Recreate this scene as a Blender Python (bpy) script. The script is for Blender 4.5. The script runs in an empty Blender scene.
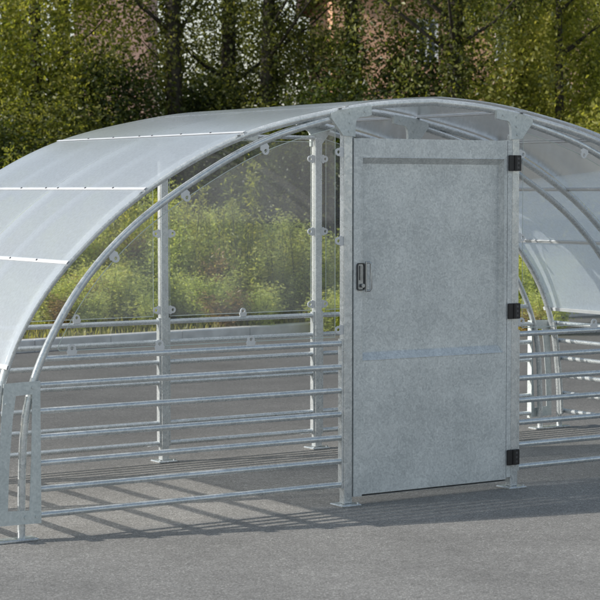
import bpy, math, random
from math import sin, cos, pi, radians, sqrt
from mathutils import Vector, Matrix

random.seed(7)
scene = bpy.context.scene
col = scene.collection

# ------------------------------------------------------------------ helpers
class MB:
    """collects plain geometry, then links it as ONE mesh object"""
    def __init__(s):
        s.v = []; s.f = []; s.m = []; s.sm = []
    def add(s, vs, fs, mi=0, smooth=False):
        o = len(s.v); s.v += [tuple(q) for q in vs]
        for f in fs:
            s.f.append(tuple(i + o for i in f)); s.m.append(mi); s.sm.append(smooth)
    def box(s, x0, x1, y0, y1, z0, z1, mi=0, b=0.0):
        if b <= 0:
            vs = [(x0,y0,z0),(x1,y0,z0),(x1,y1,z0),(x0,y1,z0),(x0,y0,z1),(x1,y0,z1),(x1,y1,z1),(x0,y1,z1)]
            s.add(vs, [(0,3,2,1),(4,5,6,7),(0,1,5,4),(1,2,6,5),(2,3,7,6),(3,0,4,7)], mi)
        else:   # vertical edges chamfered, top and bottom chamfered too
            ring = lambda e, z: [(x0+e+b,y0+e,z),(x1-e-b,y0+e,z),(x1-e,y0+e+b,z),(x1-e,y1-e-b,z),
                                 (x1-e-b,y1-e,z),(x0+e+b,y1-e,z),(x0+e,y1-e-b,z),(x0+e,y0+e+b,z)]
            vs = ring(b,z0)+ring(0,z0+b)+ring(0,z1-b)+ring(b,z1)
            fs = [tuple(range(7,-1,-1)), tuple(range(24,32))]
            for k in range(3):
                for i in range(8):
                    j = (i+1) % 8
                    fs.append((k*8+i, k*8+j, k*8+8+j, k*8+8+i))
            s.add(vs, fs, mi)
    def tube(s, pts, r, n=10, mi=0, caps=True, r1=None):
        pts = [Vector(p) for p in pts]; N = len(pts)
        T = []
        for i in range(N):
            t = pts[min(i+1,N-1)] - pts[max(i-1,0)]; T.append(t.normalized())
        ref = Vector((0,0,1)) if abs(T[0].z) < .9 else Vector((1,0,0))
        u = T[0].cross(ref).normalized()
        vs = []
        for i in range(N):
            u = (u - T[i]*u.dot(T[i])).normalized(); w = T[i].cross(u)
            rr = r if r1 is None else r + (r1-r)*i/(N-1)
            for k in range(n):
                a = 2*pi*k/n
                vs.append(pts[i] + (u*cos(a)+w*sin(a))*rr)
        fs = []
        for i in range(N-1):
            for k in range(n):
                j = (k+1) % n
                fs.append((i*n+k, i*n+j, (i+1)*n+j, (i+1)*n+k))
        s.add(vs, fs, mi, True)
        if caps:
            s.add(vs[:n], [tuple(range(n-1,-1,-1))], mi); s.add(vs[-n:], [tuple(range(n))], mi)
    def prism(s, poly, y0, y1, mi=0):
        """poly in (x,z), extruded along y"""
        n = len(poly)
        vs = [(x,y0,z) for x,z in poly] + [(x,y1,z) for x,z in poly]
        fs = [tuple(range(n)), tuple(range(2*n-1,n-1,-1))]
        for i in range(n):
            j = (i+1) % n; fs.append((i, i+n, j+n, j))
        s.add(vs, fs, mi)
    def ringprism(s, outer, inner, y0, y1, mi=0):
        n = len(outer)
        vs = [(x,y0,z) for x,z in outer]+[(x,y0,z) for x,z in inner]+[(x,y1,z) for x,z in outer]+[(x,y1,z) for x,z in inner]
        fs = []
        for i in range(n):
            j = (i+1) % n
            fs += [(i,j,n+j,n+i),(2*n+i,3*n+i,3*n+j,2*n+j),(i,2*n+i,2*n+j,j),(n+i,n+j,3*n+j,3*n+i)]
        s.add(vs, fs, mi)
    def build(s, name, mats, parent=None):
        me = bpy.data.meshes.new(name)
        me.from_pydata(s.v, [], s.f)
        if not isinstance(mats, (list, tuple)): mats = [mats]
        for m in mats: me.materials.append(m)
        me.polygons.foreach_set('material_index', s.m)
        me.polygons.foreach_set('use_smooth', s.sm)
        me.update()
        o = bpy.data.objects.new(name, me); col.objects.link(o)
        if parent: o.parent = parent
        return o

def tag(o, label=None, cat=None, group=None, kind=None):
    if label: o['label'] = label
    if cat: o['category'] = cat
    if group: o['group'] = group
    if kind: o['kind'] = kind
    return o
def empty(name, loc=(0,0,0)):
    o = bpy.data.objects.new(name, None); col.objects.link(o); o.location = loc
    o.empty_display_size = .2
    return o
def copy_tree(o, parent=None):
    c = o.copy(); col.objects.link(c)
    if parent: c.parent = parent
    for ch in o.children: copy_tree(ch, c)
    return c

# ------------------------------------------------------------------ materials
def mat(name):
    m = bpy.data.materials.new(name); m.use_nodes = True
    nt = m.node_tree; nt.nodes.clear()
    out = nt.nodes.new('ShaderNodeOutputMaterial')
    return m, nt, out
def N(nt, t, **kw):
    n = nt.nodes.new(t)
    for k, v in kw.items():
        if k.startswith('i_'):
            n.inputs[k[2:].replace('_', ' ')].default_value = v
        else: setattr(n, k, v)
    return n
def ramp(nt, stops):
    r = nt.nodes.new('ShaderNodeValToRGB')
    e = r.color_ramp.elements
    while len(e) < len(stops): e.new(.5)
    for q, (p, c) in zip(e, stops):
        q.position = p; q.color = (c[0], c[1], c[2], 1)
    return r
def L(nt, a, b): nt.links.new(a, b)

def galvanised(name, lo, hi, metal=.55, rough=.42, scale=38, bump=.02, streak=False):
    m, nt, out = mat(name)
    p = N(nt, 'ShaderNodeBsdfPrincipled'); L(nt, p.outputs[0], out.inputs[0])
    tc = N(nt, 'ShaderNodeTexCoord')
    vo = N(nt, 'ShaderNodeTexVoronoi', i_Scale=scale); vo.feature = 'F1'
    nz0 = N(nt, 'ShaderNodeTexNoise', i_Scale=9.0, i_Detail=5.0)
    mixv = N(nt, 'ShaderNodeMixRGB', i_Fac=.12)
    L(nt, tc.outputs['Object'], mixv.inputs[1]); L(nt, nz0.outputs['Color'], mixv.inputs[2])
    L(nt, tc.outputs['Object'], nz0.inputs['Vector'])
    L(nt, mixv.outputs[0], vo.inputs['Vector'])
    sep = N(nt, 'ShaderNodeSeparateColor'); L(nt, vo.outputs['Color'], sep.inputs[0])
    nz = N(nt, 'ShaderNodeTexNoise', i_Scale=3.2, i_Detail=8.0, i_Roughness=.65); L(nt, tc.outputs['Object'], nz.inputs['Vector'])
    nf = N(nt, 'ShaderNodeTexNoise', i_Scale=90.0, i_Detail=3.0); L(nt, tc.outputs['Object'], nf.inputs['Vector'])
    a = N(nt, 'ShaderNodeMath', operation='MULTIPLY'); a.inputs[1].default_value = .16; L(nt, sep.outputs[0], a.inputs[0])
    b = N(nt, 'ShaderNodeMath', operation='MULTIPLY_ADD'); b.inputs[1].default_value = .56; L(nt, nz.outputs[0], b.inputs[0]); L(nt, a.outputs[0], b.inputs[2])
    c = N(nt, 'ShaderNodeMath', operation='MULTIPLY_ADD'); c.inputs[1].default_value = .42; L(nt, nf.outputs[0], c.inputs[0]); L(nt, b.outputs[0], c.inputs[2])
    if streak:
        mps = N(nt, 'ShaderNodeMapping'); mps.inputs['Rotation'].default_value = (0, -.55, 0); mps.inputs['Scale'].default_value = (70, 1, 9)
        L(nt, tc.outputs['Object'], mps.inputs[0])
        ns_ = N(nt, 'ShaderNodeTexNoise', i_Scale=1.0, i_Detail=3.0); L(nt, mps.outputs[0], ns_.inputs['Vector'])
        ms = N(nt, 'ShaderNodeMapRange'); ms.inputs['From Min'].default_value = .60; ms.inputs['From Max'].default_value = .74
        ms.inputs['To Min'].default_value = 0; ms.inputs['To Max'].default_value = .12; L(nt, ns_.outputs[0], ms.inputs[0])
        c2 = N(nt, 'ShaderNodeMath', operation='ADD'); L(nt, c.outputs[0], c2.inputs[0]); L(nt, ms.outputs[0], c2.inputs[1]); c = c2
    r = ramp(nt, [(.42, lo), (.80, hi)]); L(nt, c.outputs[0], r.inputs[0])
    L(nt, r.outputs[0], p.inputs['Base Color'])
    p.inputs['Metallic'].default_value = metal
    rr = N(nt, 'ShaderNodeMapRange'); rr.inputs['To Min'].default_value = rough-.05; rr.inputs['To Max'].default_value = rough+.08
    L(nt, sep.outputs[1], rr.inputs[0]); L(nt, rr.outputs[0], p.inputs['Roughness'])
    bp = N(nt, 'ShaderNodeBump', i_Strength=.3, i_Distance=bump); L(nt, c.outputs[0], bp.inputs['Height']); L(nt, bp.outputs[0], p.inputs['Normal'])
    return m
M = {}
M['galv'] = galvanised('galvanised_tube', (.47,.505,.52), (.76,.785,.795), .55, .28, 60, .0003)
M['galv_plate'] = galvanised('galvanised_plate', (.47,.515,.52), (.68,.72,.715), .25, .48, 90, .002)
M['galv_sheet'] = galvanised('galvanised_sheet', (.45,.48,.49), (.77,.80,.80), .22, .40, 85, .002, True)
def plain(name, c, rough=.5, metal=0.0, noise=.15, scale=40):
    m, nt, out = mat(name)
    p = N(nt, 'ShaderNodeBsdfPrincipled'); L(nt, p.outputs[0], out.inputs[0])
    tc = N(nt, 'ShaderNodeTexCoord')
    nz = N(nt, 'ShaderNodeTexNoise', i_Scale=scale, i_Detail=4.0); L(nt, tc.outputs['Object'], nz.inputs['Vector'])
    r = ramp(nt, [(.3, [q*(1-noise) for q in c]), (.7, [min(1,q*(1+noise)) for q in c])])
    L(nt, nz.outputs[0], r.inputs[0]); L(nt, r.outputs[0], p.inputs['Base Color'])
    p.inputs['Roughness'].default_value = rough; p.inputs['Metallic'].default_value = metal
    return m
M['alu'] = plain('white_aluminium_profile', (.62,.635,.65), .4, .1, .08, 12)
M['black'] = plain('black_plastic', (.012,.012,.014), .45)
M['dark_metal'] = plain('dark_latch_metal', (.07,.075,.08), .35, .5)
M['screw'] = plain('dark_screw_head', (.09,.09,.10), .4, .6)
M['steel'] = plain('handle_steel', (.38,.40,.41), .3, .8)
M['bark'] = plain('bark', (.035,.03,.022), .9, 0, .6, 14)
M['stem'] = plain('weed_stem', (.10,.11,.04), .8, 0, .4, 30)

# translucent roof sheet
def roof_mat():
    m, nt, out = mat('translucent_roof_sheet')
    tc = N(nt, 'ShaderNodeTexCoord')
    nz = N(nt, 'ShaderNodeTexNoise', i_Scale=26.0, i_Detail=6.0, i_Roughness=.7); L(nt, tc.outputs['Object'], nz.inputs['Vector'])
    big = N(nt, 'ShaderNodeTexNoise', i_Scale=1.6, i_Detail=4.0); L(nt, tc.outputs['Object'], big.inputs['Vector'])
    mm = N(nt, 'ShaderNodeMath', operation='MULTIPLY_ADD'); mm.inputs[1].default_value = .5
    L(nt, big.outputs[0], mm.inputs[0]); 
    h2 = N(nt, 'ShaderNodeMath', operation='MULTIPLY'); h2.inputs[1].default_value = .5; L(nt, nz.outputs[0], h2.inputs[0]); L(nt, h2.outputs[0], mm.inputs[2])
    r = ramp(nt, [(.35,(.90,.92,.935)), (.65,(.97,.975,.98))]); L(nt, mm.outputs[0], r.inputs[0])
    tl = N(nt, 'ShaderNodeBsdfTranslucent'); L(nt, r.outputs[0], tl.inputs[0])
    df = N(nt, 'ShaderNodeBsdfDiffuse'); df.inputs[0].default_value = (.85,.92,1.0,1)
    tr = N(nt, 'ShaderNodeBsdfTransparent'); tr.inputs[0].default_value = (.93,.96,1,1)
    gl = N(nt, 'ShaderNodeBsdfGlossy', i_Roughness=.20); gl.inputs[0].default_value = (1,1,1,1)
    bp = N(nt, 'ShaderNodeBump', i_Strength=.10, i_Distance=.01); L(nt, mm.outputs[0], bp.inputs['Height']); L(nt, bp.outputs[0], gl.inputs['Normal'])
    m1 = N(nt, 'ShaderNodeMixShader', i_Fac=.30); L(nt, tl.outputs[0], m1.inputs[1]); L(nt, df.outputs[0], m1.inputs[2])
    tf = N(nt, 'ShaderNodeMapRange'); tf.inputs['From Min'].default_value=.35; tf.inputs['From Max'].default_value=.65
    tf.inputs['To Min'].default_value=.07; tf.inputs['To Max'].default_value=.24; L(nt, nz.outputs[0], tf.inputs[0])
    m2 = N(nt, 'ShaderNodeMixShader'); L(nt, tf.outputs[0], m2.inputs[0]); nz.inputs['Scale'].default_value = 60; L(nt, m1.outputs[0], m2.inputs[1]); L(nt, tr.outputs[0], m2.inputs[2])
    # smooth glossy outer skin, matt prismatic inner face
    fr = N(nt, 'ShaderNodeFresnel', i_IOR=1.42); ge = N(nt, 'ShaderNodeNewGeometry')
    ior = N(nt, 'ShaderNodeMapRange'); ior.inputs['To Min'].default_value = 1.46; ior.inputs['To Max'].default_value = 1.06
    L(nt, ge.outputs['Backfacing'], ior.inputs[0]); L(nt, ior.outputs[0], fr.inputs['IOR'])
    m3 = N(nt, 'ShaderNodeMixShader'); L(nt, fr.outputs[0], m3.inputs[0]); L(nt, m2.outputs[0], m3.inputs[1]); L(nt, gl.outputs[0], m3.inputs[2])
    L(nt, m3.outputs[0], out.inputs[0])
    return m
M['roof'] = roof_mat()
def clear_mat():
    m, nt, out = mat('clear_polycarbonate')
    tc = N(nt, 'ShaderNodeTexCoord')
    mp = N(nt, 'ShaderNodeMapping'); mp.inputs['Scale'].default_value = (2.5,1,.8); mp.inputs['Rotation'].default_value=(0,.7,0)
    L(nt, tc.outputs['Object'], mp.inputs[0])
    nz = N(nt, 'ShaderNodeTexNoise', i_Scale=2.2, i_Detail=5.0); L(nt, mp.outputs[0], nz.inputs['Vector'])
    tr = N(nt, 'ShaderNodeBsdfTransparent'); tr.inputs[0].default_value = (.93,.95,.95,1)
    df = N(nt, 'ShaderNodeBsdfTranslucent'); df.inputs[0].default_value = (.75,.78,.80,1)
    d2 = N(nt, 'ShaderNodeBsdfDiffuse'); d2.inputs[0].default_value = (.75,.78,.80,1)
    md = N(nt, 'ShaderNodeMixShader', i_Fac=.5); L(nt, df.outputs[0], md.inputs[1]); L(nt, d2.outputs[0], md.inputs[2])
    rg = N(nt, 'ShaderNodeMapRange'); rg.inputs['From Min'].default_value=.3; rg.inputs['From Max'].default_value=.7
    rg.inputs['To Min'].default_value=.04; rg.inputs['To Max'].default_value=.10; L(nt, nz.outputs[0], rg.inputs[0])
    m1 = N(nt, 'ShaderNodeMixShader'); L(nt, rg.outputs[0], m1.inputs[0]); L(nt, tr.outputs[0], m1.inputs[1]); L(nt, md.outputs[0], m1.inputs[2])
    gl = N(nt, 'ShaderNodeBsdfGlossy', i_Roughness=.03)
    fr = N(nt, 'ShaderNodeFresnel', i_IOR=1.5)
    m2 = N(nt, 'ShaderNodeMixShader'); L(nt, fr.outputs[0], m2.inputs[0]); L(nt, m1.outputs[0], m2.inputs[1]); L(nt, gl.outputs[0], m2.inputs[2])
    L(nt, m2.outputs[0], out.inputs[0])
    return m
M['clear'] = clear_mat()

def leaf_mat(name, cols, trans=.45):
    m, nt, out = mat(name)
    g = N(nt, 'ShaderNodeNewGeometry')
    oi = N(nt, 'ShaderNodeObjectInfo')
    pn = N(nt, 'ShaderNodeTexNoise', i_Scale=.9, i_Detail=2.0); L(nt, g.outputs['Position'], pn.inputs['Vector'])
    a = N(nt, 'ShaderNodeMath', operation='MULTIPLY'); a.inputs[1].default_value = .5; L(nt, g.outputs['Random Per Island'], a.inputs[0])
    b = N(nt, 'ShaderNodeMath', operation='MULTIPLY_ADD'); b.inputs[1].default_value = .75; L(nt, pn.outputs[0], b.inputs[0]); L(nt, a.outputs[0], b.inputs[2])  # clump-scale noise puts light and shade of the foliage masses into the colour
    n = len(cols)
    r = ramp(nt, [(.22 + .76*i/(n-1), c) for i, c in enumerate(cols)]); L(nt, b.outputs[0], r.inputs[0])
    p = N(nt, 'ShaderNodeBsdfPrincipled', i_Roughness=.42); L(nt, r.outputs[0], p.inputs['Base Color'])
    tl = N(nt, 'ShaderNodeBsdfTranslucent')
    mul = N(nt, 'ShaderNodeMixRGB', i_Fac=1.0); mul.blend_type = 'MULTIPLY'; mul.inputs[2].default_value = (2.25,2.2,1.0,1)
    L(nt, r.outputs[0], mul.inputs[1]); L(nt, mul.outputs[0], tl.inputs[0])
    mx = N(nt, 'ShaderNodeMixShader', i_Fac=trans); L(nt, p.outputs[0], mx.inputs[1]); L(nt, tl.outputs[0], mx.inputs[2])
    L(nt, mx.outputs[0], out.inputs[0])
    return m
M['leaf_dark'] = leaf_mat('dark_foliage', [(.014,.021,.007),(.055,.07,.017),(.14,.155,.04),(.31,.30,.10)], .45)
M['leaf_shade'] = leaf_mat('shaded_foliage', [(.010,.018,.005),(.025,.04,.010),(.05,.07,.016),(.10,.12,.03)], .4)  # darker leaf copy, shade of the undergrowth put into its colour
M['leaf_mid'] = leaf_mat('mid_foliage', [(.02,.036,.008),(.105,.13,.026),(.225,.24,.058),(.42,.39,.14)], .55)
M['leaf_lit'] = leaf_mat('yellow_green_foliage', [(.035,.055,.010),(.155,.175,.035),(.29,.295,.075),(.48,.44,.18)], .55)  # yellow green leaves, sunlit brightness put into the colour as well
M['weed'] = leaf_mat('weed_leaf', [(.13,.17,.06),(.32,.37,.14),(.47,.50,.21),(.60,.57,.30)], .5)
M['weed_red'] = leaf_mat('rusty_weed', [(.15,.11,.06),(.30,.20,.11),(.38,.31,.16)], .4)
M['grass'] = leaf_mat('dry_grass', [(.10,.12,.04),(.21,.22,.08),(.32,.30,.14),(.42,.38,.20)], .45)

def asphalt_mat():
    m, nt, out = mat('asphalt')
    p = N(nt, 'ShaderNodeBsdfPrincipled', i_Roughness=.82); L(nt, p.outputs[0], out.inputs[0])
    g = N(nt, 'ShaderNodeNewGeometry')
    vo = N(nt, 'ShaderNodeTexVoronoi', i_Scale=150.0); L(nt, g.outputs['Position'], vo.inputs['Vector'])
    sp = N(nt, 'ShaderNodeSeparateColor'); L(nt, vo.outputs['Color'], sp.inputs[0])
    nf = N(nt, 'ShaderNodeTexNoise', i_Scale=260.0, i_Detail=3.0); L(nt, g.outputs['Position'], nf.inputs['Vector'])
    nb = N(nt, 'ShaderNodeTexNoise', i_Scale=1.1, i_Detail=6.0, i_Roughness=.6); L(nt, g.outputs['Position'], nb.inputs['Vector'])
    nm = N(nt, 'ShaderNodeTexNoise', i_Scale=14.0, i_Detail=5.0, i_Roughness=.7); L(nt, g.outputs['Position'], nm.inputs['Vector'])
    r = ramp(nt, [(.0,(.170,.162,.150)),(.45,(.255,.245,.229)),(.85,(.306,.294,.275)),(1,(.46,.445,.415))]); L(nt, sp.outputs[0], r.inputs[0])
    def mulby(src, fac_out, lo, hi, a=.3, b=.7):
        mr = N(nt, 'ShaderNodeMapRange'); mr.inputs['From Min'].default_value=a; mr.inputs['From Max'].default_value=b
        mr.inputs['To Min'].default_value=lo; mr.inputs['To Max'].default_value=hi; L(nt, fac_out, mr.inputs[0])
        mx = N(nt, 'ShaderNodeVectorMath', operation='SCALE'); L(nt, src, mx.inputs[0]); L(nt, mr.outputs[0], mx.inputs['Scale'])
        return mx.outputs[0]
    c = mulby(r.outputs[0], nf.outputs[0], .72, 1.28)
    c = mulby(c, nb.outputs[0], .80, 1.15)
    c = mulby(c, nm.outputs[0], .88, 1.12)
    # the asphalt gets darker towards the back of the shelter and beyond
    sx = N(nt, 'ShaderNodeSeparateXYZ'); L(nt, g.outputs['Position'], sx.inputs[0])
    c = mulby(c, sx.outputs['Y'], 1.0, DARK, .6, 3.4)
    L(nt, c, p.inputs['Base Color'])
    bp = N(nt, 'ShaderNodeBump', i_Strength=.55, i_Distance=.006)
    ad = N(nt, 'ShaderNodeMath', operation='ADD'); L(nt, sp.outputs[1], ad.inputs[0]); L(nt, nf.outputs[0], ad.inputs[1])
    L(nt, ad.outputs[0], bp.inputs['Height']); L(nt, bp.outputs[0], p.inputs['Normal'])
    return m
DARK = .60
M['asphalt'] = asphalt_mat()
M['kerb'] = plain('kerb_concrete', (.60,.59,.58), .85, 0, .2, 6)
M['soil'] = plain('verge_soil', (.07,.065,.03), .95, 0, .5, 3)

# ------------------------------------------------------------------ shelter
W, D = 1.232, 2.053           # door bay width, depth between the two gables
CX = W/2
def smooth_path(ctrl, n=64, passes=8):
    P = [Vector((a, b)) for a, b in ctrl]
    out = []
    for i in range(len(P)-1):
        p0 = P[max(i-1,0)]; p1 = P[i]; p2 = P[i+1]; p3 = P[min(i+2,len(P)-1)]
        for k in range(8):
            t = k/8
            out.append(.5*((2*p1)+(p2-p0)*t+(2*p0-5*p1+4*p2-p3)*t*t+(3*p1-p0-3*p2+p3)*t**3))
    out.append(P[-1])
    ln = [0]
    for i in range(1, len(out)): ln.append(ln[-1]+(out[i]-out[i-1]).length)
    res = []; j = 0
    for k in range(n):
        s = ln[-1]*k/(n-1)
        while j < len(ln)-2 and ln[j+1] < s: j += 1
        t = (s-ln[j])/max(1e-9, ln[j+1]-ln[j])
        res.append(out[j].lerp(out[j+1], min(max(t,0),1)))
    for _ in range(passes):
        res = [res[0]]+[(res[i-1]+2*res[i]+res[i+1])/4 for i in range(1,n-1)]+[res[-1]]
    return res
# half profiles: (distance from the centre line, height)
OUT_H = [(2.73,0),(2.727,.2),(2.71,.4),(2.675,.68),(2.614,.90),(2.546,1.04),(2.43,1.215),(2.288,1.372),(2.043,1.595),(1.83,1.745),
         (1.535,1.91),(1.28,2.018),(1.05,2.083),(.80,2.137),(.4,2.208),(0,2.233)]
IN_H = [(2.546,0),(2.543,.24),(2.529,.56),(2.50,.73),(2.461,.84),(2.401,.961),(2.334,1.078),(2.275,1.176),(2.158,1.323),(2.006,1.475),
        (1.813,1.628),(1.536,1.797),(1.253,1.948),(1.0,2.045),(.68,2.128)]
outp = smooth_path(OUT_H, 72, 10)
inp = smooth_path(IN_H, 56, 8)
out_full = [(CX-h, z) for h, z in outp] + [(CX+h, z) for h, z in reversed(outp[:-1])]
def h_at(path, z):
    for i in range(len(path)-1):
        a, b = path[i], path[i+1]
        if a[1] <= z <= b[1]:
            t = (z-a[1])/max(1e-9, b[1]-a[1]); return a[0]+(b[0]-a[0])*t
    return path[-1][0]
def offset_path(path, d):
    res = []
    for i in range(len(path)):
        a = Vector(path[max(i-1,0)]); b = Vector(path[min(i+1,len(path)-1)])
        t = (b-a).normalized(); res.append((path[i][0]-t.y*d, path[i][1]+t.x*d))
    return res

shelter = empty('bicycle_shelter', (CX, D/2, 0))
tag(shelter, 'arched galvanised steel bicycle shelter with translucent roof, clear panels and metal door, standing on asphalt', 'bicycle shelter')
def part(mb, name, m, parent=None):
    o = mb.build(name, m, None)
    if parent is None:
        o.parent = shelter; o.location = (-CX, -D/2, 0)      # geometry is written in shelter axes
    else:
        o.parent = parent
    return o
RT = .021
Zs = [.12 + .13*k for k in range(7)]

def lug(mb, x, z, ang, y, s=1.0):
    """flat clip with a hole: base at (x,z), pointing along ang, in the gable plane"""
    n = 18; O = []; I = []
    d = Vector((cos(ang), sin(ang))); t = Vector((-d.y, d.x))
    for k in range(n):
        a = 2*pi*k/n
        # rounded outline, wide foot at the bottom
        ca, sa = cos(a), sin(a)
        u = .030+.024*ca; w = (.022 if ca > -.3 else .033)*sa
        if ca < -.55: u = -.004
        q = d*(u*s)+t*(w*s); O.append((x+q.x, z+q.y))
        q = d*((.033+.010*ca)*s)+t*(.010*sa*s); I.append((x+q.x, z+q.y))
    mb.ringprism(O, I, y-.004, y+.004)

def bracket(mb, side, y0, y1):
    """side -1: bracket over the left post, +1: right post (mirror)"""
    pts = [(-.012,2.035),(-.092,2.130),(-.088,2.158),(-.062,2.166),(.03,2.185),(.168,2.203),(.176,2.196),(.176,2.150),(.142,2.142),(.100,2.138),(.083,2.130),(.073,2.114),(.068,2.085),(.067,2.03)]
    if side > 0: pts = [(W-x, z) for x, z in reversed(pts)]
    mb.prism(pts, y0, y1)
    for bx, bz in ((.025,2.06),(.03,2.105),(.03,2.16),(.13,2.17)):
        x = bx if side < 0 else W-bx
        yy = y0-.004 if y0 < y1 else y0
        mb.tube([(x, min(y0,y1)-.005, bz), (x, max(y0,y1)+.005, bz)], .007, 6)

def foot_bracket(side, yc, yp):
    """corner plate tying outer and inner arch feet; yp = plate plane"""
    mx = (lambda x: x) if side < 0 else (lambda x: W-x)
    O = [(-2.062,.088),(-1.833,.084),(-1.833,.44),(-1.833,.795),(-1.94,.793),(-2.030,.790),(-2.046,.60),(-2.058,.40)]
    I = [(-2.014,.158),(-1.898,.152),(-1.884,.44),(-1.877,.730),(-1.92,.729),(-1.966,.727),(-1.985,.60),(-2.004,.38)]
    O = [(mx(x), z) for x, z in O]; I = [(mx(x), z) for x, z in I]
    mb = MB(); mb.ringprism(O, I, yp-.002, yp+.002)
    # folded return along the inner edge
    fl = sorted((mx(-1.833), mx(-1.837)))
    yb = (yp+.0025, yp+.045) if yp < yc else (yp-.045, yp-.0025)
    mb.box(fl[0], fl[1], yb[0], yb[1], .084, .795)
    for bx, bz in ((-1.875,.765),(-2.02,.69),(-1.92,.12),(-1.86,.12)):
        mb.tube([(mx(bx), yp-.008, bz), (mx(bx), yp+.008, bz)], .008, 6)
    o = part(mb, 'foot_bracket', M['galv_plate'])
    mb = MB()
    x0, x1 = sorted((mx(CX-2.80), mx(CX-2.47)))
    mb.box(x0, x1, yc-.045, yc+.045, 0, .014, 0, .004)
    part(mb, 'base_plate', M['galv'], o)
    return o

frames = [(.025, -.003), (D/2, D/2-.026), (D+.025, D+.053)]     # (tube plane, plate plane)
for yc, yp in frames:
    mb = MB(); mb.tube([(x, yc, z+.014 if z < .01 else z) for x, z in out_full], RT, 12)
    part(mb, 'outer_arch', M['galv'])
    for sd in (-1, 1):
        mb = MB(); mb.tube([(CX+sd*h, yc, max(z, .013)) for h, z in inp], RT-.001, 12)
        part(mb, 'inner_arch', M['galv'])
        foot_bracket(sd, yc, yp)
        mb = MB(); bracket(mb, sd, yp-.003, yp+.018) if yp < 1.5 else bracket(mb, sd, yp-.018, yp+.003); part(mb, 'arch_bracket', M['galv_plate'])

# posts of the two gables
def post(x0, x1, y0, y1, top):
    mb = MB(); mb.box(x0, x1, y0, y1, .0125, top, 0, .004)
    o = part(mb, 'post', M['galv'])
    mb = MB(); xm = (x0+x1)/2; ym = (y0+y1)/2
    mb.box(xm-.065, xm+.065, ym-.065, ym+.065, 0, .012, 0, .004)
    for a in (-1, 1): mb.tube([(xm+a*.048, ym-.05, .010), (xm+a*.048, ym-.05, .022)], .008, 6)
    part(mb, 'base_plate', M['galv'], o)
    return o
post(0, .055, .001, .050, 2.06); post(W-.055, W, .001, .050, 2.06)
post(0, .055, D+.001, D+.050, 2.085); post(W-.055, W, D+.001, D+.050, 2.085)
mb = MB(); mb.tube([(.056, D+.025, 2.088), (W-.056, D+.025, 2.088)], .014, 10); part(mb, 'lintel', M['galv'])

# railings
def gable_rails(x0, x1, y, arch_side, r=.0165):
    """seven rails with end uprights between x0 and x1; arch_side tells which end the top rail runs to the arch"""
    for xe in ((x0, x1) if arch_side == 0 else ((x1,) if arch_side < 0 else (x0,))):
        off = .012 if xe == x0 else -.012
        mb = MB(); mb.box(min(xe, xe+off), max(xe, xe+off), y-.018, y+.018, .10, .925); part(mb, 'upright', M['galv'])
    for k, z in enumerate(Zs):
        a, b = x0, x1
        if k == 6 or k == 5:
            hh = h_at(inp, z)
            if arch_side < 0: a = CX-hh+.012
            if arch_side > 0: b = CX+hh-.012
        q = MB(); q.tube([(a, y, z), ((a+b)/2, y, z), (b, y, z)], r, 10)
        part(q, 'rail', M['galv'])
for y in (.024, D+.026):
    gable_rails(-1.832, -.001, y, -1)
    gable_rails(W+.001, W+1.832, y, 1)
gable_rails(.056, W-.056, D+.026, 0)
for sd in (-1, 1):
    for yy in (.055, D-.005):
        mb = MB(); mb.tube([(CX+sd*(h_at(outp, z)+.002), yy, z) for z in (.10,.25,.40,.60,.78)], .012, 8); part(mb, 'upright', M['galv'])
    for k, z in enumerate(Zs[:6]):
        x = CX+sd*(h_at(outp, z)+.036)
        q = MB(); q.tube([(x, -.03, z), (x, D/2, z), (x, D+.08, z)], .0165, 10); part(q, 'rail', M['galv'])

# roof: bent translucent sheets between white joint profiles
roof_line = offset_path([Vector(q) for q in out_full], .028)
def arc_sub(x_from, x_to):
    """roof line between two x positions"""
    res = []
    R = roof_line
    for i in range(len(R)-1):
        a, b = R[i], R[i+1]
        if a[1] < .80: continue
        for q in (a,):
            if x_from <= q[0] <= x_to: res.append(q)
        for xx in (x_from, x_to):
            if a[0] < xx < b[0]:
                t = (xx-a[0])/(b[0]-a[0]); res.append((xx, a[1]+(b[1]-a[1])*t))
    return sorted(set(res))
J = [2.645, 2.315, 1.875, 1.285, .64]
cuts = [CX-j for j in J] + [CX+j for j in reversed(J)]
YB = [(-.045, D/2-.0015), (D/2+.0015, D+.095)]
for i in range(len(cuts)-1):
    ln = arc_sub(cuts[i]+.004, cuts[i+1]-.004)
    for y0, y1 in YB:
        mb = MB(); n = len(ln); vs = []; ny = 4
        for k in range(ny+1):
            vs += [(x, y0+(y1-y0)*k/ny, z) for x, z in ln]
        fs = [(k*n+a, k*n+a+1, (k+1)*n+a+1, (k+1)*n+a) for k in range(ny) for a in range(n-1)]
        mb.add(vs, fs, 0, True)
        part(mb, 'roof_sheet', M['roof'])
def roof_pt(x):
    R = roof_line
    for i in range(len(R)-1):
        a, b = R[i], R[i+1]
        if a[1] > .8 and a[0] <= x <= b[0]:
            t = (x-a[0])/(b[0]-a[0]); p = Vector((x, a[1]+(b[1]-a[1])*t)); d = (Vector(b)-Vector(a)).normalized()
            return p, d, Vector((-d.y, d.x))
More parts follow.
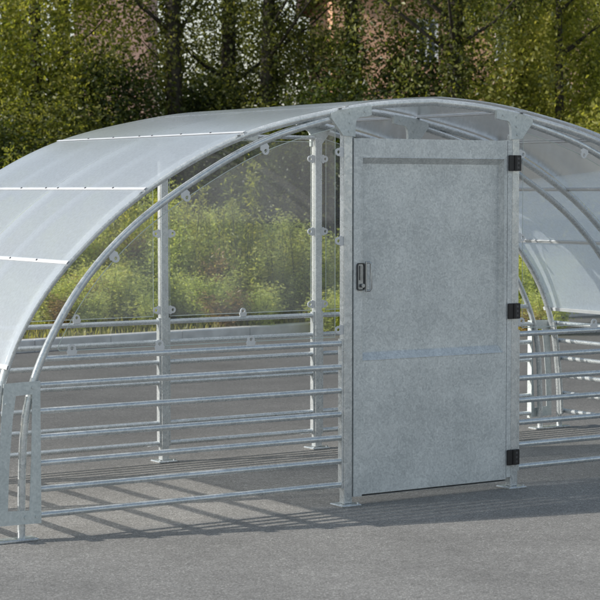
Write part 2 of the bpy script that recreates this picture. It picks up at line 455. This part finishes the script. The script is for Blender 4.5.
for ci, x in enumerate(cuts):
    p, d, nrm = roof_pt(x)
    mb = MB()
    w = .012; top = .005; edge = ci in (4, 5)
    prof = [p-d*w+nrm*.003, p+d*w+nrm*.003, p+d*(w-.005)+nrm*top, p-d*(w-.005)+nrm*top]
    prof2 = [p-d*w-nrm*.010, p+d*w-nrm*.010, p+d*w-nrm*.003, p-d*w-nrm*.003]
    for pr in ((prof2,) if edge else (prof, prof2)): mb.prism([(q.x, q.y) for q in pr], -.052, D+.102)
    for yy in (() if edge else (.30,.62,.95,1.10,1.42,1.74)):
        q0 = p+nrm*.004; q1 = p+nrm*.0085
        mb.tube([(q0.x, yy, q0.y), (q1.x, yy, q1.y)], .0055, 6, 1)
    part(mb, 'roof_joint', [M['alu'], M['screw']])

# clear infill panels with clips
ang_in = lambda i, sd: None
def panel(poly, y, clips, sd=0):
    mb = MB(); n = len(poly)
    mb.add([(x, y, z) for x, z in poly], [tuple(range(n))], 0)
    # polished edge
    pts = [(x, y, z) for x, z in poly]; pts.append(pts[0])
    for a, b in zip(pts[:-1], pts[1:]):
        if (Vector(a)-Vector(b)).length > .004: mb.tube([a, b], .0022, 4, 1, False)
    o = part(mb, 'clear_panel', [M['clear'], M['edge']])
    for x, z, a in clips:
        q = MB(); lug(q, x, z, a, y-.012); part(q, 'panel_clip', M['alu'], o)
M['edge'] = plain('panel_edge', (.55,.62,.58), .3, 0, .05, 5)
pin = offset_path(inp, .055)
pin = [(h-2*0, z) for h, z in pin]
def side_poly(sd):
    # offset toward the inside: make sure half width shrinks
    q = []
    for (h, z), (h0, z0) in zip(pin, inp):
        hh, zz = (h, z) if h < h0 else (2*h0-h, 2*z0-z)
        if zz > .975 and hh > CX+.045: q.append((hh, zz))
    top = q[-1]
    pts = [(CX+.045, .935)]
    z0 = .935
    pts += [(q[0][0]+.02, .935), (q[0][0]+.032, .945), (q[0][0]+.03, .96)]
    pts += q
    pts.append((CX+.045, top[1]+.012))
    return [(CX+sd*h, z) for h, z in pts]
def arch_clip(x):
    """clip hanging from the inner arch at |h|"""
    h = abs(x-CX); sd = -1 if x < CX else 1
    for i in range(len(inp)-1):
        a, b = inp[i], inp[i+1]
        if a[0] >= h >= b[0]:
            t = (b-a).normalized(); nn = Vector((-t.y, t.x))
            if nn.y > 0: nn = -nn
            f = (h-a[0])/(b[0]-a[0]); q = a+(b-a)*f
            return (CX+sd*(q.x+nn.x*.018), q.y+nn.y*.018, math.atan2(nn.y, sd*nn.x))
for y in (.026, D+.026):
    for sd in (-1, 1):
        clips = []
        for xo in (1.135, 1.625, 2.05): clips.append(arch_clip(CX+sd*xo))
        for z in (.975, 1.462, 1.946): clips.append((CX+sd*(CX-.001), z, 0 if sd > 0 else pi))
        for xo in (1.21, 1.763, 2.265): clips.append((CX+sd*xo, .915, pi/2))
        panel(side_poly(sd), y, clips)
cl = []
for z in (.975, 1.462, 1.946): cl += [(.056, z, 0), (W-.056, z, pi)]
cl.append((CX, .915, pi/2))
panel([(.075,.935),(W-.075,.935),(W-.075,2.06),(.075,2.06)], D+.026, cl)

# ------------------------------------------------------------------ door
X0, X1, Z0, Z1 = .062, W-.058, .048, 2.023
mb = MB()
ra, rb, rc, rd = .118, 1.118, .800, 1.918      # pressed field, outer edge
ia, ib, ic, id_ = ra+.006, rb-.014, rc+.042, rd-.034
yd = .034
def q4(a, b, c, d, mi=0): mb.add([a, b, c, d], [(0,1,2,3)], mi)
P = lambda x, z, y=0.0: (x, y, z)
xs = [X0, ra, rb, 1.140]; zs = [Z0, rc, rd, Z1]
for i in range(3):
    for k in range(3):
        if i == 1 and k == 1: continue
        z_lo = zs[k]+(.009 if (k == 0 and i > 0) else 0)
        q4(P(xs[i], z_lo), P(xs[i+1], z_lo), P(xs[i+1], zs[k+1]), P(xs[i], zs[k+1]))
# bevels down to the field
q4(P(ra,rc),P(rb,rc),P(ib,ic,yd),P(ia,ic,yd)); q4(P(ia,id_,yd),P(ib,id_,yd),P(rb,rd),P(ra,rd))
q4(P(ra,rc),P(ia,ic,yd),P(ia,id_,yd),P(ra,rd)); q4(P(ib,ic,yd),P(rb,rc),P(rb,rd),P(ib,id_,yd))
q4(P(ia,ic,yd),P(ib,ic,yd),P(ib,id_,yd),P(ia,id_,yd))
# thin ribs added along the sunken field's edges to catch light and dark lines
for a, b in (((ra,rc),(rb,rc)), ((ra,rd),(rb,rd)), ((rb,rc),(rb,rd)), ((ra,rc),(ra,rd))):
    mb.tube([P(a[0],a[1],.0005), P(b[0],b[1],.0005)], .0032, 6)
for a, b in (((ia,ic),(ib,ic)), ((ib,ic),(ib,id_))):
    mb.tube([P(a[0],a[1],yd+.0005), P(b[0],b[1],yd+.0005)], .0026, 6)
# sides, back
yb = .058
for a, b in (((X0,Z0),(X0,Z1)), ((X0,Z1),(1.140,Z1)), ((1.140,Z1),(1.140,Z0)), ((1.140,Z0),(X0,Z0))):
    q4(P(*a), P(*b), P(b[0],b[1],yb), P(a[0],a[1],yb))
q4(P(X0,Z0,yb),P(X0,Z1,yb),P(1.140,Z1,yb),P(1.140,Z0,yb))
mb.box(1.1425, X1, -.001, yb, Z0+.02, Z1+.003)          # hinge stile
door = part(mb, 'door', M['galv_sheet'])
door['label'] = 'tall galvanised sheet door with sunken upper field'
for z in (1.895, 1.038, .184):
    mb = MB(); mb.box(1.143, 1.233, -.016, -.0035, z-.045, z+.045, 0, .003)
    mb.tube([(1.190, -.016, z-.044), (1.190, -.016, z+.044)], .011, 8)
    for k in (-1, 0, 1):
        mb.box(1.196, 1.214, -.0195, -.0155, z+k*.026-.006, z+k*.026+.006, 1)
    part(mb, 'hinge', [M['black'], M['screw']], door)
# recessed latch: black cup, lock, swing bail
mb = MB()
def rrect(x0, x1, z0, z1, r, n=4):
    pts = []
    for cx, cz, a0 in ((x1-r, z0+r, -pi/2), (x1-r, z1-r, 0), (x0+r, z1-r, pi/2), (x0+r, z0+r, pi)):
        for k in range(n+1):
            a = a0+pi/2*k/n; pts.append((cx+r*cos(a), cz+r*sin(a)))
    return pts
mb.ringprism(rrect(.079,.132,1.188,1.340,.014), rrect(.0845,.1265,1.194,1.334,.011), -.010, .004)
mb.prism(rrect(.086,.125,1.196,1.332,.010), -.003, .003, 1)
cup = part(mb, 'latch_cup', [M['dark_metal'], M['steel']], door)
mb = MB(); mb.tube([(.113, -.010, 1.215), (.113, -.020, 1.215)], .011, 10)
mb.tube([(.104,-.008,1.245),(.104,-.008,1.325)], .006, 6)
mb.tube([(.140,-.006,1.186),(.158,-.014,1.186),(.165,-.018,1.195),(.165,-.018,1.333),(.158,-.014,1.342),(.140,-.006,1.342)], .0065, 8)
mb.box(.1345, .1435, -.012, -.001, 1.180, 1.348, 0, .002)
part(mb, 'latch_handle', M['steel'], door)

# ------------------------------------------------------------------ ground, kerb, verge
KY = lambda x: 9.78 + .138*x            # front face of the kerb
mb = MB()
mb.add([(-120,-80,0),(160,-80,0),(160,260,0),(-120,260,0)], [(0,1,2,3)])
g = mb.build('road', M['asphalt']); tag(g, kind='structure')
kd = Vector((1, .138, 0)).normalized(); kn = Vector((-kd.y, kd.x, 0))
def K(s, d, z):                          # along the kerb, behind it, height
    q = Vector((0, 9.78, 0)) + kd*s + kn*d; return (q.x, q.y, z)
mb = MB(); s = -40.0
while s < 70:
    a, b = s+.004, s+.996
    ring = [(0,.0),(0,.115),(.012,.128),(.17,.128),(.18,.12),(.18,.0)]
    vs = [K(a,d,z) for d,z in ring]+[K(b,d,z) for d,z in ring]; n = len(ring)
    mb.add(vs, [tuple(range(n)), tuple(range(2*n-1,n-1,-1))]+[(i,i+n,(i+1)%n+n,(i+1)%n) for i in range(n)])
    s += 1.0
kb = mb.build('kerb', M['kerb']); tag(kb, kind='structure')
def bank(d):
    d = max(0, d)
    t = min(d/7.0, 1); return .10 + 1.15*(t*t*(3-2*t))
import mathutils.noise as mn
mb = MB(); ns, nd = 110, 46
vs = []
ds = [ .182 + (k/nd)**1.7*80 for k in range(nd+1)]
for d in ds:
    for i in range(ns+1):
        s_ = -40+110*i/ns
        x, y, _ = K(s_, d, 0)
        z = bank(d) + (.10*mn.noise(Vector((x*.6, y*.6, 0))) if d > .6 else 0)
        vs.append((x, y, z))
w_ = ns+1
mb.add(vs, [(k*w_+i, k*w_+i+1, (k+1)*w_+i+1, (k+1)*w_+i) for k in range(nd) for i in range(ns)], 0, True)
vg = mb.build('verge', M['soil']); tag(vg, kind='structure')
def ground_z(x, y):
    v = Vector((x, y-9.78, 0)); d = v.dot(kn)
    return (bank(d) if d > .18 else 0)

# ------------------------------------------------------------------ vegetation
rnd = random.Random(11)
def leaf(mb, c, size, up=None, asp=.6, mi=0, droop=0.0):
    d = Vector((rnd.gauss(0,1), rnd.gauss(0,1), rnd.gauss(0,.8)-droop)).normalized()
    s = d.cross(Vector((rnd.gauss(0,1), rnd.gauss(0,1), rnd.gauss(0,1)))).normalized()
    n = d.cross(s); L_ = size*rnd.uniform(.65, 1.35); w = L_*asp*.5
    c = Vector(c)
    a = c - d*L_*.5; b = c + d*L_*.5; m = c + n*L_*.10 - d*L_*.05
    mb.add([a, m+s*w, b, m-s*w], [(0,1,2),(0,2,3)], mi)

def trunk_mb(h, r, lean=(0,0), limbs=7, seed=0):
    rr = random.Random(seed); mb = MB(); pts = []
    for k in range(9):
        t = k/8; pts.append((lean[0]*t+.06*sin(3*t+seed), lean[1]*t+.06*cos(2.5*t+seed*2)-.06*cos(seed*2), -.2+h*t))
    mb.tube(pts, r*1.15, 9, 0, True, r*.35)
    for k in range(limbs):
        t = rr.uniform(.22, .9); i = min(7, int(t*8)); b = Vector(pts[i]).lerp(Vector(pts[i+1]), t*8-i)
        a = rr.uniform(0, 2*pi); ln = rr.uniform(1.0, 2.3)
        q = [b]
        for j in range(1, 5):
            f = j/4
            q.append(b+Vector((cos(a)*ln*f, sin(a)*ln*f, ln*(.55*f+.25*f*f)+.05*rr.uniform(-1,1))))
        mb.tube(q, r*.26, 6, 0, True, r*.04)
    return mb
def crown_mb(n_clumps, per, rad, z0, z1, clump_r, size, seed, hang=.5, taper=.35, ivy=0, ilean=(0,0)):
    global rnd
    rnd = random.Random(seed); mb = MB()
    for c in range(n_clumps):
        t = rnd.random(); z = z0+(z1-z0)*t
        R = rad*(1-taper*abs(2*t-1)**2)*sqrt(rnd.uniform(.05, 1))
        a = rnd.uniform(0, 2*pi); cc = Vector((R*cos(a), R*sin(a), z)); cr = clump_r*rnd.uniform(.55, 1.3)
        for k in range(int(per*rnd.uniform(.6, 1.4))):
            v = Vector((rnd.gauss(0,.5), rnd.gauss(0,.5), rnd.gauss(0,.5+hang*.5)))
            leaf(mb, cc+v*cr, size, droop=.5)
    for k in range(ivy):
        z = rnd.uniform(.1, 6.2); a = rnd.uniform(0, 2*pi); rr = rnd.uniform(.09, .27)*(1.05-z*.08)
        leaf(mb, (rr*cos(a)+ilean[0]*z/8.5, rr*sin(a)+ilean[1]*z/8.5, z), .075, droop=.6)
    return mb

def at(u, R):
    """a place R metres in front of the photographer, u across"""
    a = (u-300)/1930.1; yaw = .5795196
    return (-5.976+R*(sin(yaw)+a*cos(yaw)), -8.687+R*(cos(yaw)-a*sin(yaw)))

# tree kinds, each built once
def make_tree(kind):
    e = empty('tree', (0,0,0))
    if kind == 0:      # ivy clad dark tree
        trunk_mb(8.5, .15, (.2,.1), 9, 1).build('trunk', M['bark'], e)
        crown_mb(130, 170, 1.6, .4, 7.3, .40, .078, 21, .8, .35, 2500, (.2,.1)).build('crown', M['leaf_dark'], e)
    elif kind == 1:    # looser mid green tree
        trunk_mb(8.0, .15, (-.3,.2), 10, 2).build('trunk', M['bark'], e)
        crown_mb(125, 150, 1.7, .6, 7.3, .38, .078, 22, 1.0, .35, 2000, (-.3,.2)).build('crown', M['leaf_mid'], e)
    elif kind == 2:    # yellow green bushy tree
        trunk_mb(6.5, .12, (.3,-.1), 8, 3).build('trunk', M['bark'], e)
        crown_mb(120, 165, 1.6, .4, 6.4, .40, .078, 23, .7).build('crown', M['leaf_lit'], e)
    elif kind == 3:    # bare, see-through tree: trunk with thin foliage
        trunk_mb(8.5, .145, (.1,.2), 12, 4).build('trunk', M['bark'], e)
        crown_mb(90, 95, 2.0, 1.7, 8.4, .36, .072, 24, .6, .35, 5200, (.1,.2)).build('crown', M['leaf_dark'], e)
    return e
protos = {}
tree_spots = [
    # u, R, kind, scale, rotation, label
    (-25, 31.0, 1, 1.0, .3, 'mid green hanging tree at the left edge of the wood'),
    (38, 32.0, 2, 1.02, 1.9, 'tree with small hanging leaves standing left of the pinkish house gap'),
    (95, 35.5, 1, .40, 2.7, 'low tree under the pinkish house wall'),
    (176, 31.5, 3, 1.0, 1.1, 'dark ivy clad trunk rising above the left roof joint'),
    (230, 33.0, 0, .95, 4.0, 'dense dark tree behind the highest white roof joint'),
    (268, 31.5, 3, .9, 5.2, 'thin dark trunk with see-through twigs left of the orange house'),
    (322, 34.0, 2, .5, .4, 'short bright green tree in front of the orange house'),
    (358, 32.0, 0, .9, 2.0, 'dark tree above the door with orange wall behind it'),
    (452, 30.5, 3, 1.05, 3.3, 'stout dark trunk right of the white house window'),
    (528, 33.0, 1, .9, .9, 'loose tree with patches of brick wall showing through'),
    (560, 31.5, 2, .8, 4.4, 'yellow green tree above the right end of the roof'),
    (625, 32.0, 2, .95, 5.6, 'yellow green tree at the right edge of the wood'),
    (8, 37.0, 0, 1.0, 5.1, 'dark tree deep in the wood at the left edge'),
    (222, 38.0, 1, .78, 2.2, 'mid green tree deep in the wood right of the ivy clad trunk'),
    (62, 38.0, 0, 1.05, .7, 'dark tree deep in the wood left of the pinkish house wall'),
    (540, 37.0, 2, 1.0, 3.6, 'yellow green tree deep in the wood above the right door post'),
    (600, 38.0, 0, .8, 2.9, 'dark tree deep in the wood at the right edge'),
]
for u, R, k, sc, rz, lab in tree_spots:
    o = protos.get(k)
    if o is None: o = protos[k] = make_tree(k)
    else: o = copy_tree(o)
    x, y = at(u, R); o.location = (x, y, ground_z(x, y)); o.scale = (sc, sc, sc); o.rotation_euler = (0, 0, rz)
    tag(o, lab, 'tree', 'trees of the wood beyond the verge')

def make_shrub(kind):
    e = empty('shrub', (0,0,0))
    mb = MB(); rr = random.Random(50+kind)
    for k in range(7):
        a = rr.uniform(0, 2*pi); l = rr.uniform(.8, 1.7)
        mb.tube([(0,0,-.1), (cos(a)*.2*l, sin(a)*.2*l, l*.55), (cos(a)*.55*l, sin(a)*.55*l, l*1.1)], .022, 5, 0, True, .006)
    mb.build('stem', M['bark'], e)
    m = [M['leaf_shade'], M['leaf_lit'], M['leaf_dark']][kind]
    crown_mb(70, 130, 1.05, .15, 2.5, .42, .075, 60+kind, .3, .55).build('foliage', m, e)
    return e
shrub_spots = [
    (-20, 29.5, 0, 1.1, 'dark shrub at the foot of the wood, left edge'),
    (50, 30.0, 2, 1.05, 'mid green shrub below the hanging tree'),
    (105, 31.0, 0, 1.15, 'dark shrub under the pinkish house gap'),
    (140, 32.6, 0, 1.05, 'dark shrub left of the ivy clad trunk'),
    (205, 32.3, 0, 1.1, 'dark shrub right of the ivy clad trunk'),
    (250, 29.8, 0, 1.0, 'dark shrub behind the clear centre panel'),
    (300, 30.5, 2, 1.1, 'mid green shrub left of the door'),
    (345, 30.2, 0, 1.1, 'dark shrub just above the left door post'),
    (400, 30.0, 0, 1.12, 'dark shrub above the door'),
    (482, 31.4, 1, 1.2, 'yellow green shrub right of the stout trunk'),
    (520, 29.6, 1, 1.25, 'bright shrub above the right door post'),
    (575, 29.3, 1, 1.2, 'bright shrub above the right end of the roof'),
    (625, 29.8, 1, 1.2, 'bright shrub at the right edge of the wood'),
    (12, 32.0, 0, 1.3, 'tall dark shrub behind the left roof edge'),
    (440, 33.5, 0, 1.4, 'tall dark shrub behind the stout trunk'),
    (330, 36.0, 0, 1.35, 'tall dark shrub in front of the orange house'),
    (190, 34.5, 0, 1.4, 'tall dark shrub deep behind the ivy clad trunk'),
]
sp = {}
for i, (u, R, k, sc, lab) in enumerate(shrub_spots):
    o = sp.get(k)
    if o is None: o = sp[k] = make_shrub(k)
    else: o = copy_tree(o)
    x, y = at(u, R); o.location = (x, y, ground_z(x, y)-.05); o.scale = (sc, sc, sc*(.55+.3*((i*7)%5)/4)); o.rotation_euler = (0, 0, i*1.7)
    tag(o, lab, 'shrub', 'shrubs along the foot of the wood')

# rough grass on the verge (nobody could count it)
rnd = random.Random(5)
mb = MB()
for k in range(26000):
    d = .2 + 7.5*rnd.random()**1.3
    R0 = rnd.uniform(-60, 680)
    # along the kerb over the stretch the photograph shows
    s_ = rnd.uniform(-1.5, 15.5)
    x, y, _ = K(s_, d, 0); z = bank(d)-.02
    hgt = rnd.uniform(.06, .24)*(.5 if d < 1.2 else 1); a = rnd.uniform(0, 2*pi); b = rnd.uniform(.05, .5)*hgt
    wv = Vector((-sin(a), cos(a), 0))*rnd.uniform(.004, .010)
    p0 = Vector((x, y, z)); p1 = p0+Vector((cos(a)*b*.35, sin(a)*b*.35, hgt*.6)); p2 = p0+Vector((cos(a)*b, sin(a)*b, hgt))
    mb.add([p0-wv, p0+wv, p1+wv*.8, p1-wv*.8, p2], [(0,1,2,3),(3,2,4)])
gr = mb.build('grass', M['grass']); tag(gr, 'rough yellow green grass growing on the verge behind the kerb', 'grass', kind='stuff')

def make_weed(kind):
    global rnd
    rnd = random.Random(80+kind); e = empty('weed_plant', (0,0,0)); st = MB(); fo = MB()
    if kind in (0, 1, 2):            # bushy
        H = (.75, .95, .6)[kind]
        for k in range(14):
            a = rnd.uniform(0, 2*pi); s_ = rnd.uniform(.03, .24); h = H*rnd.uniform(.6, 1.1)
            q = [(0,0,-.05), (cos(a)*s_*.4, sin(a)*s_*.4, h*.5), (cos(a)*s_, sin(a)*s_, h)]
            st.tube(q, .006, 4, 0, True, .002)
            for j in range(170):
                t = rnd.random()**.7; b = Vector(q[1]).lerp(Vector(q[2]), (t-.5)*2) if t > .5 else Vector(q[0]).lerp(Vector(q[1]), t*2)
                leaf(fo, b+Vector((rnd.gauss(0,.05), rnd.gauss(0,.05), rnd.gauss(0,.04))), .040, asp=.36)
    else:                            # tall spike
        H = 1.25
        for k in range(4):
            a = rnd.uniform(0, 2*pi); s_ = rnd.uniform(.02, .16); h = H*rnd.uniform(.75, 1.05)
            q = [(0,0,-.05), (cos(a)*s_*.6, sin(a)*s_*.6, h*.5), (cos(a)*s_, sin(a)*s_, h)]
            st.tube(q, .007, 4, 0, True, .002)
            for j in range(230):
                t = rnd.random(); b = Vector(q[1]).lerp(Vector(q[2]), (t-.5)*2) if t > .5 else Vector(q[0]).lerp(Vector(q[1]), t*2)
                sp_ = .07*(1.05-t*.75)
                leaf(fo, b+Vector((rnd.gauss(0,sp_), rnd.gauss(0,sp_), rnd.gauss(0,.02))), .042, asp=.36)
    st.build('stem', M['stem'], e)
    fo.build('foliage', [M['weed'], M['weed'], M['weed_red'], M['leaf_lit']][kind], e)
    return e
wp = {}
wr = random.Random(31)
weeds = [(246, 23.8, 3, 1.42, 'tallest spiky yellow green weed, alone behind the clear centre panel'),
         (256, 24.4, 3, 1.2, None), (300, 24.2, 3, 1.25, None), (190, 24.6, 3, 1.3, None), (275, 23.9, 3, 1.1, None), (222, 23.8, 3, 1.2, None), (150, 23.9, 3, 1.2, None), (312, 23.7, 3, 1.1, None), (120, 23.8, 3, 1.1, None), (212, 24.3, 0, 1.1, None), (236, 23.6, 2, 1.0, None)]
for k in range(150):
    weeds.append((wr.uniform(-15, 345) if k < 124 else wr.uniform(500, 570), wr.uniform(22.0, 27.2), wr.choice([0,0,1,1,0,2,3]), wr.uniform(.7, 1.2), None))
for i, (u, R, k, sc, lab) in enumerate(weeds):
    x, y = at(u, R)
    if Vector((x, y-9.78, 0)).dot(kn) < .45: R += .9; x, y = at(u, R)
    o = wp.get(k)
    if o is None: o = wp[k] = make_weed(k)
    else: o = copy_tree(o)
    o.location = (x, y, ground_z(x, y)-.02); o.scale = (sc*1.25, sc*1.25, sc*((1.3 if lab else 1.08 if u < 225 else .88) if R > 23.6 else .62)); o.rotation_euler = (0, 0, i*2.4)
    kindlab = ['bushy yellow green weed among others on the verge', 'tall bushy pale green weed among others on the verge',
               'low rusty brown weed among others on the verge', 'slender spiky green weed among others on the verge'][k]
    tag(o, lab or kindlab, 'weed', None if lab else ['bushy weeds on the verge', 'tall bushy weeds on the verge', 'rusty weeds on the verge', 'spiky weeds on the verge'][k])

# ------------------------------------------------------------------ houses behind the wood
def brick(name, c1, c2, mortar, scale=4.2):
    m, nt, out = mat(name)
    p = N(nt, 'ShaderNodeBsdfPrincipled', i_Roughness=.9); L(nt, p.outputs[0], out.inputs[0])
    tc = N(nt, 'ShaderNodeTexCoord'); mp = N(nt, 'ShaderNodeMapping'); mp.inputs['Rotation'].default_value = (pi/2, 0, 0)
    L(nt, tc.outputs['Object'], mp.inputs[0])
    b = N(nt, 'ShaderNodeTexBrick', i_Scale=scale); b.inputs['Color1'].default_value = (*c1,1); b.inputs['Color2'].default_value = (*c2,1)
    b.inputs['Mortar'].default_value = (*mortar,1); b.inputs['Mortar Size'].default_value = .015
    L(nt, mp.outputs[0], b.inputs['Vector']); L(nt, b.outputs[0], p.inputs['Base Color'])
    return m
M['brick'] = brick('orange_brick', (.60,.31,.19), (.68,.40,.25), (.60,.50,.42))
M['pink'] = brick('pinkish_brick', (.40,.25,.20), (.46,.29,.24), (.45,.36,.31))
M['tile'] = plain('roof_tile', (.22,.10,.07), .8, 0, .4, 5)
M['paint'] = plain('white_paint', (.75,.76,.78), .5, 0, .05, 5)
M['pane'] = plain('window_glass', (.05,.06,.07), .08, 0, .2, 3)
def house(u, R, w, d, h, rh, wallm, lab, wins, rz):
    x, y = at(u, R); e = empty('brick_house', (x, y, ground_z(x, y)-.3)); e.rotation_euler = (0, 0, rz)
    mb = MB(); mb.box(-w/2, w/2, 0, d, 0, h)
    mb.prism([(-w/2,h),(w/2,h),(0,h+rh)] if False else [(-w/2,h+.001),(w/2,h+.001),(w/2-.01,h+.01),(-w/2+.01,h+.01)], .01, d-.01)
    mb.build('wall', wallm, e)
    rf = MB(); ov = .4
    rf.add([(-w/2-ov,-ov,h-.05),(w/2+ov,-ov,h-.05),(w/2+ov,d/2,h+rh),(-w/2-ov,d/2,h+rh),(w/2+ov,d+ov,h-.05),(-w/2-ov,d+ov,h-.05)],
           [(0,1,2,3),(3,2,4,5),(0,3,5),(1,4,2)])
    r = rf.build('roof', M['tile'], e)
    c = MB(); c.box(w*.2, w*.2+.6, d/2-.3, d/2+.3, h+rh*.6, h+rh+.9); c.build('chimney', wallm, r)
    for wx, wz, ww, wh in wins:
        f = MB(); t = .07
        f.box(wx-ww/2-t, wx+ww/2+t, -.04, -.003, wz+wh, wz+wh+t); f.box(wx-ww/2-t, wx+ww/2+t, -.06, -.003, wz-t, wz)
        for sx in (wx-ww/2-t, wx+ww/2): f.box(sx, sx+t, -.04, -.003, wz, wz+wh)
        f.box(wx-.03, wx+.03, -.035, -.003, wz, wz+wh)
        q = f.build('window', M['paint'], e)
        g_ = MB(); g_.box(wx-ww/2, wx+ww/2, -.012, -.002, wz, wz+wh); g_.build('pane', M['pane'], q)
    tag(e, lab, 'house')
house(112, 50, 1.9, 6, 7.6, 1.6, M['pink'], 'pinkish brick house glimpsed through the trees at left', [(.2,.9,1.0,1.3)], -.55)
house(432, 50, 5.2, 7, 5.9, 2.2, M['brick'], 'orange brick house with white windows behind the trees above the door', [(-.15,4.1,.42,1.0),(1.9,4.1,.42,1.0),(-.15,1.0,.8,1.3)], -.5)
house(640, 50, 4.0, 7, 7.0, 2.0, M['pink'], 'pinkish brick house behind the trees at right edge', [(-.4,4.6,.8,1.4)], -.6)

# ------------------------------------------------------------------ light, sky, camera
sd_ = Vector((-2.1, .66, 1.0)).normalized()        # towards the sun
elev = math.asin(sd_.z); az = math.atan2(sd_.x, sd_.y)
w = bpy.data.worlds.new('World'); scene.world = w; w.use_nodes = True
nt = w.node_tree; nt.nodes.clear()
sky = nt.nodes.new('ShaderNodeTexSky'); sky.sky_type = 'NISHITA'; sky.sun_disc = False
sky.sun_elevation = elev; sky.sun_rotation = az % (2*pi)
sky.dust_density = .7; sky.air_density = 1.4; sky.ozone_density = 1.3
bg = nt.nodes.new('ShaderNodeBackground'); bg.inputs['Strength'].default_value = .130
wo = nt.nodes.new('ShaderNodeOutputWorld')
# thin bright haze and cloud, strongest near the horizon
tcw = N(nt, 'ShaderNodeTexCoord'); sxy = N(nt, 'ShaderNodeSeparateXYZ'); nt.links.new(tcw.outputs['Generated'], sxy.inputs[0])
hz = N(nt, 'ShaderNodeMapRange'); hz.inputs['From Min'].default_value = 0; hz.inputs['From Max'].default_value = .42
hz.inputs['To Min'].default_value = .62; hz.inputs['To Max'].default_value = .12; nt.links.new(sxy.outputs['Z'], hz.inputs[0])
cn = N(nt, 'ShaderNodeTexNoise', i_Scale=3.0, i_Detail=6.0); nt.links.new(tcw.outputs['Generated'], cn.inputs['Vector'])
cm = N(nt, 'ShaderNodeMath', operation='MULTIPLY'); nt.links.new(hz.outputs[0], cm.inputs[0])
cr = N(nt, 'ShaderNodeMapRange'); cr.inputs['From Min'].default_value = .35; cr.inputs['From Max'].default_value = .65; cr.inputs['To Min'].default_value = .6; cr.inputs['To Max'].default_value = 1.25
nt.links.new(cn.outputs[0], cr.inputs[0]); nt.links.new(cr.outputs[0], cm.inputs[1])
cx = N(nt, 'ShaderNodeMixRGB'); cx.inputs[2].default_value = (8.2, 8.4, 8.7, 1)
nt.links.new(cm.outputs[0], cx.inputs[0]); nt.links.new(sky.outputs[0], cx.inputs[1]); nt.links.new(cx.outputs[0], bg.inputs[0]); nt.links.new(bg.outputs[0], wo.inputs[0])
ld = bpy.data.lights.new('sun', 'SUN'); ld.energy = 5.0; ld.angle = radians(.55); ld.color = (1, .955, .88)
lo = bpy.data.objects.new('sun', ld); col.objects.link(lo); lo.location = (-8, 4, 12)
lo.rotation_euler = sd_.to_track_quat('Z', 'Y').to_euler()

cd = bpy.data.cameras.new('camera'); co = bpy.data.objects.new('camera', cd); col.objects.link(co)
co.location = (-5.97617, -8.68657, 1.74235)
co.rotation_euler = (pi/2-.0571824, 0, -.5795196)
cd.sensor_width = 36; cd.lens = 36*1930.146/600; cd.clip_start = .1; cd.clip_end = 600
cd.dof.use_dof = True; cd.dof.focus_distance = 11.5; cd.dof.aperture_fstop = 7.5
scene.camera = co
scene.view_settings.view_transform = 'Standard'; scene.view_settings.look = 'None'; scene.view_settings.exposure = 0
scene.cycles.max_bounces = 10; scene.cycles.transparent_max_bounces = 24; scene.cycles.transmission_bounces = 8
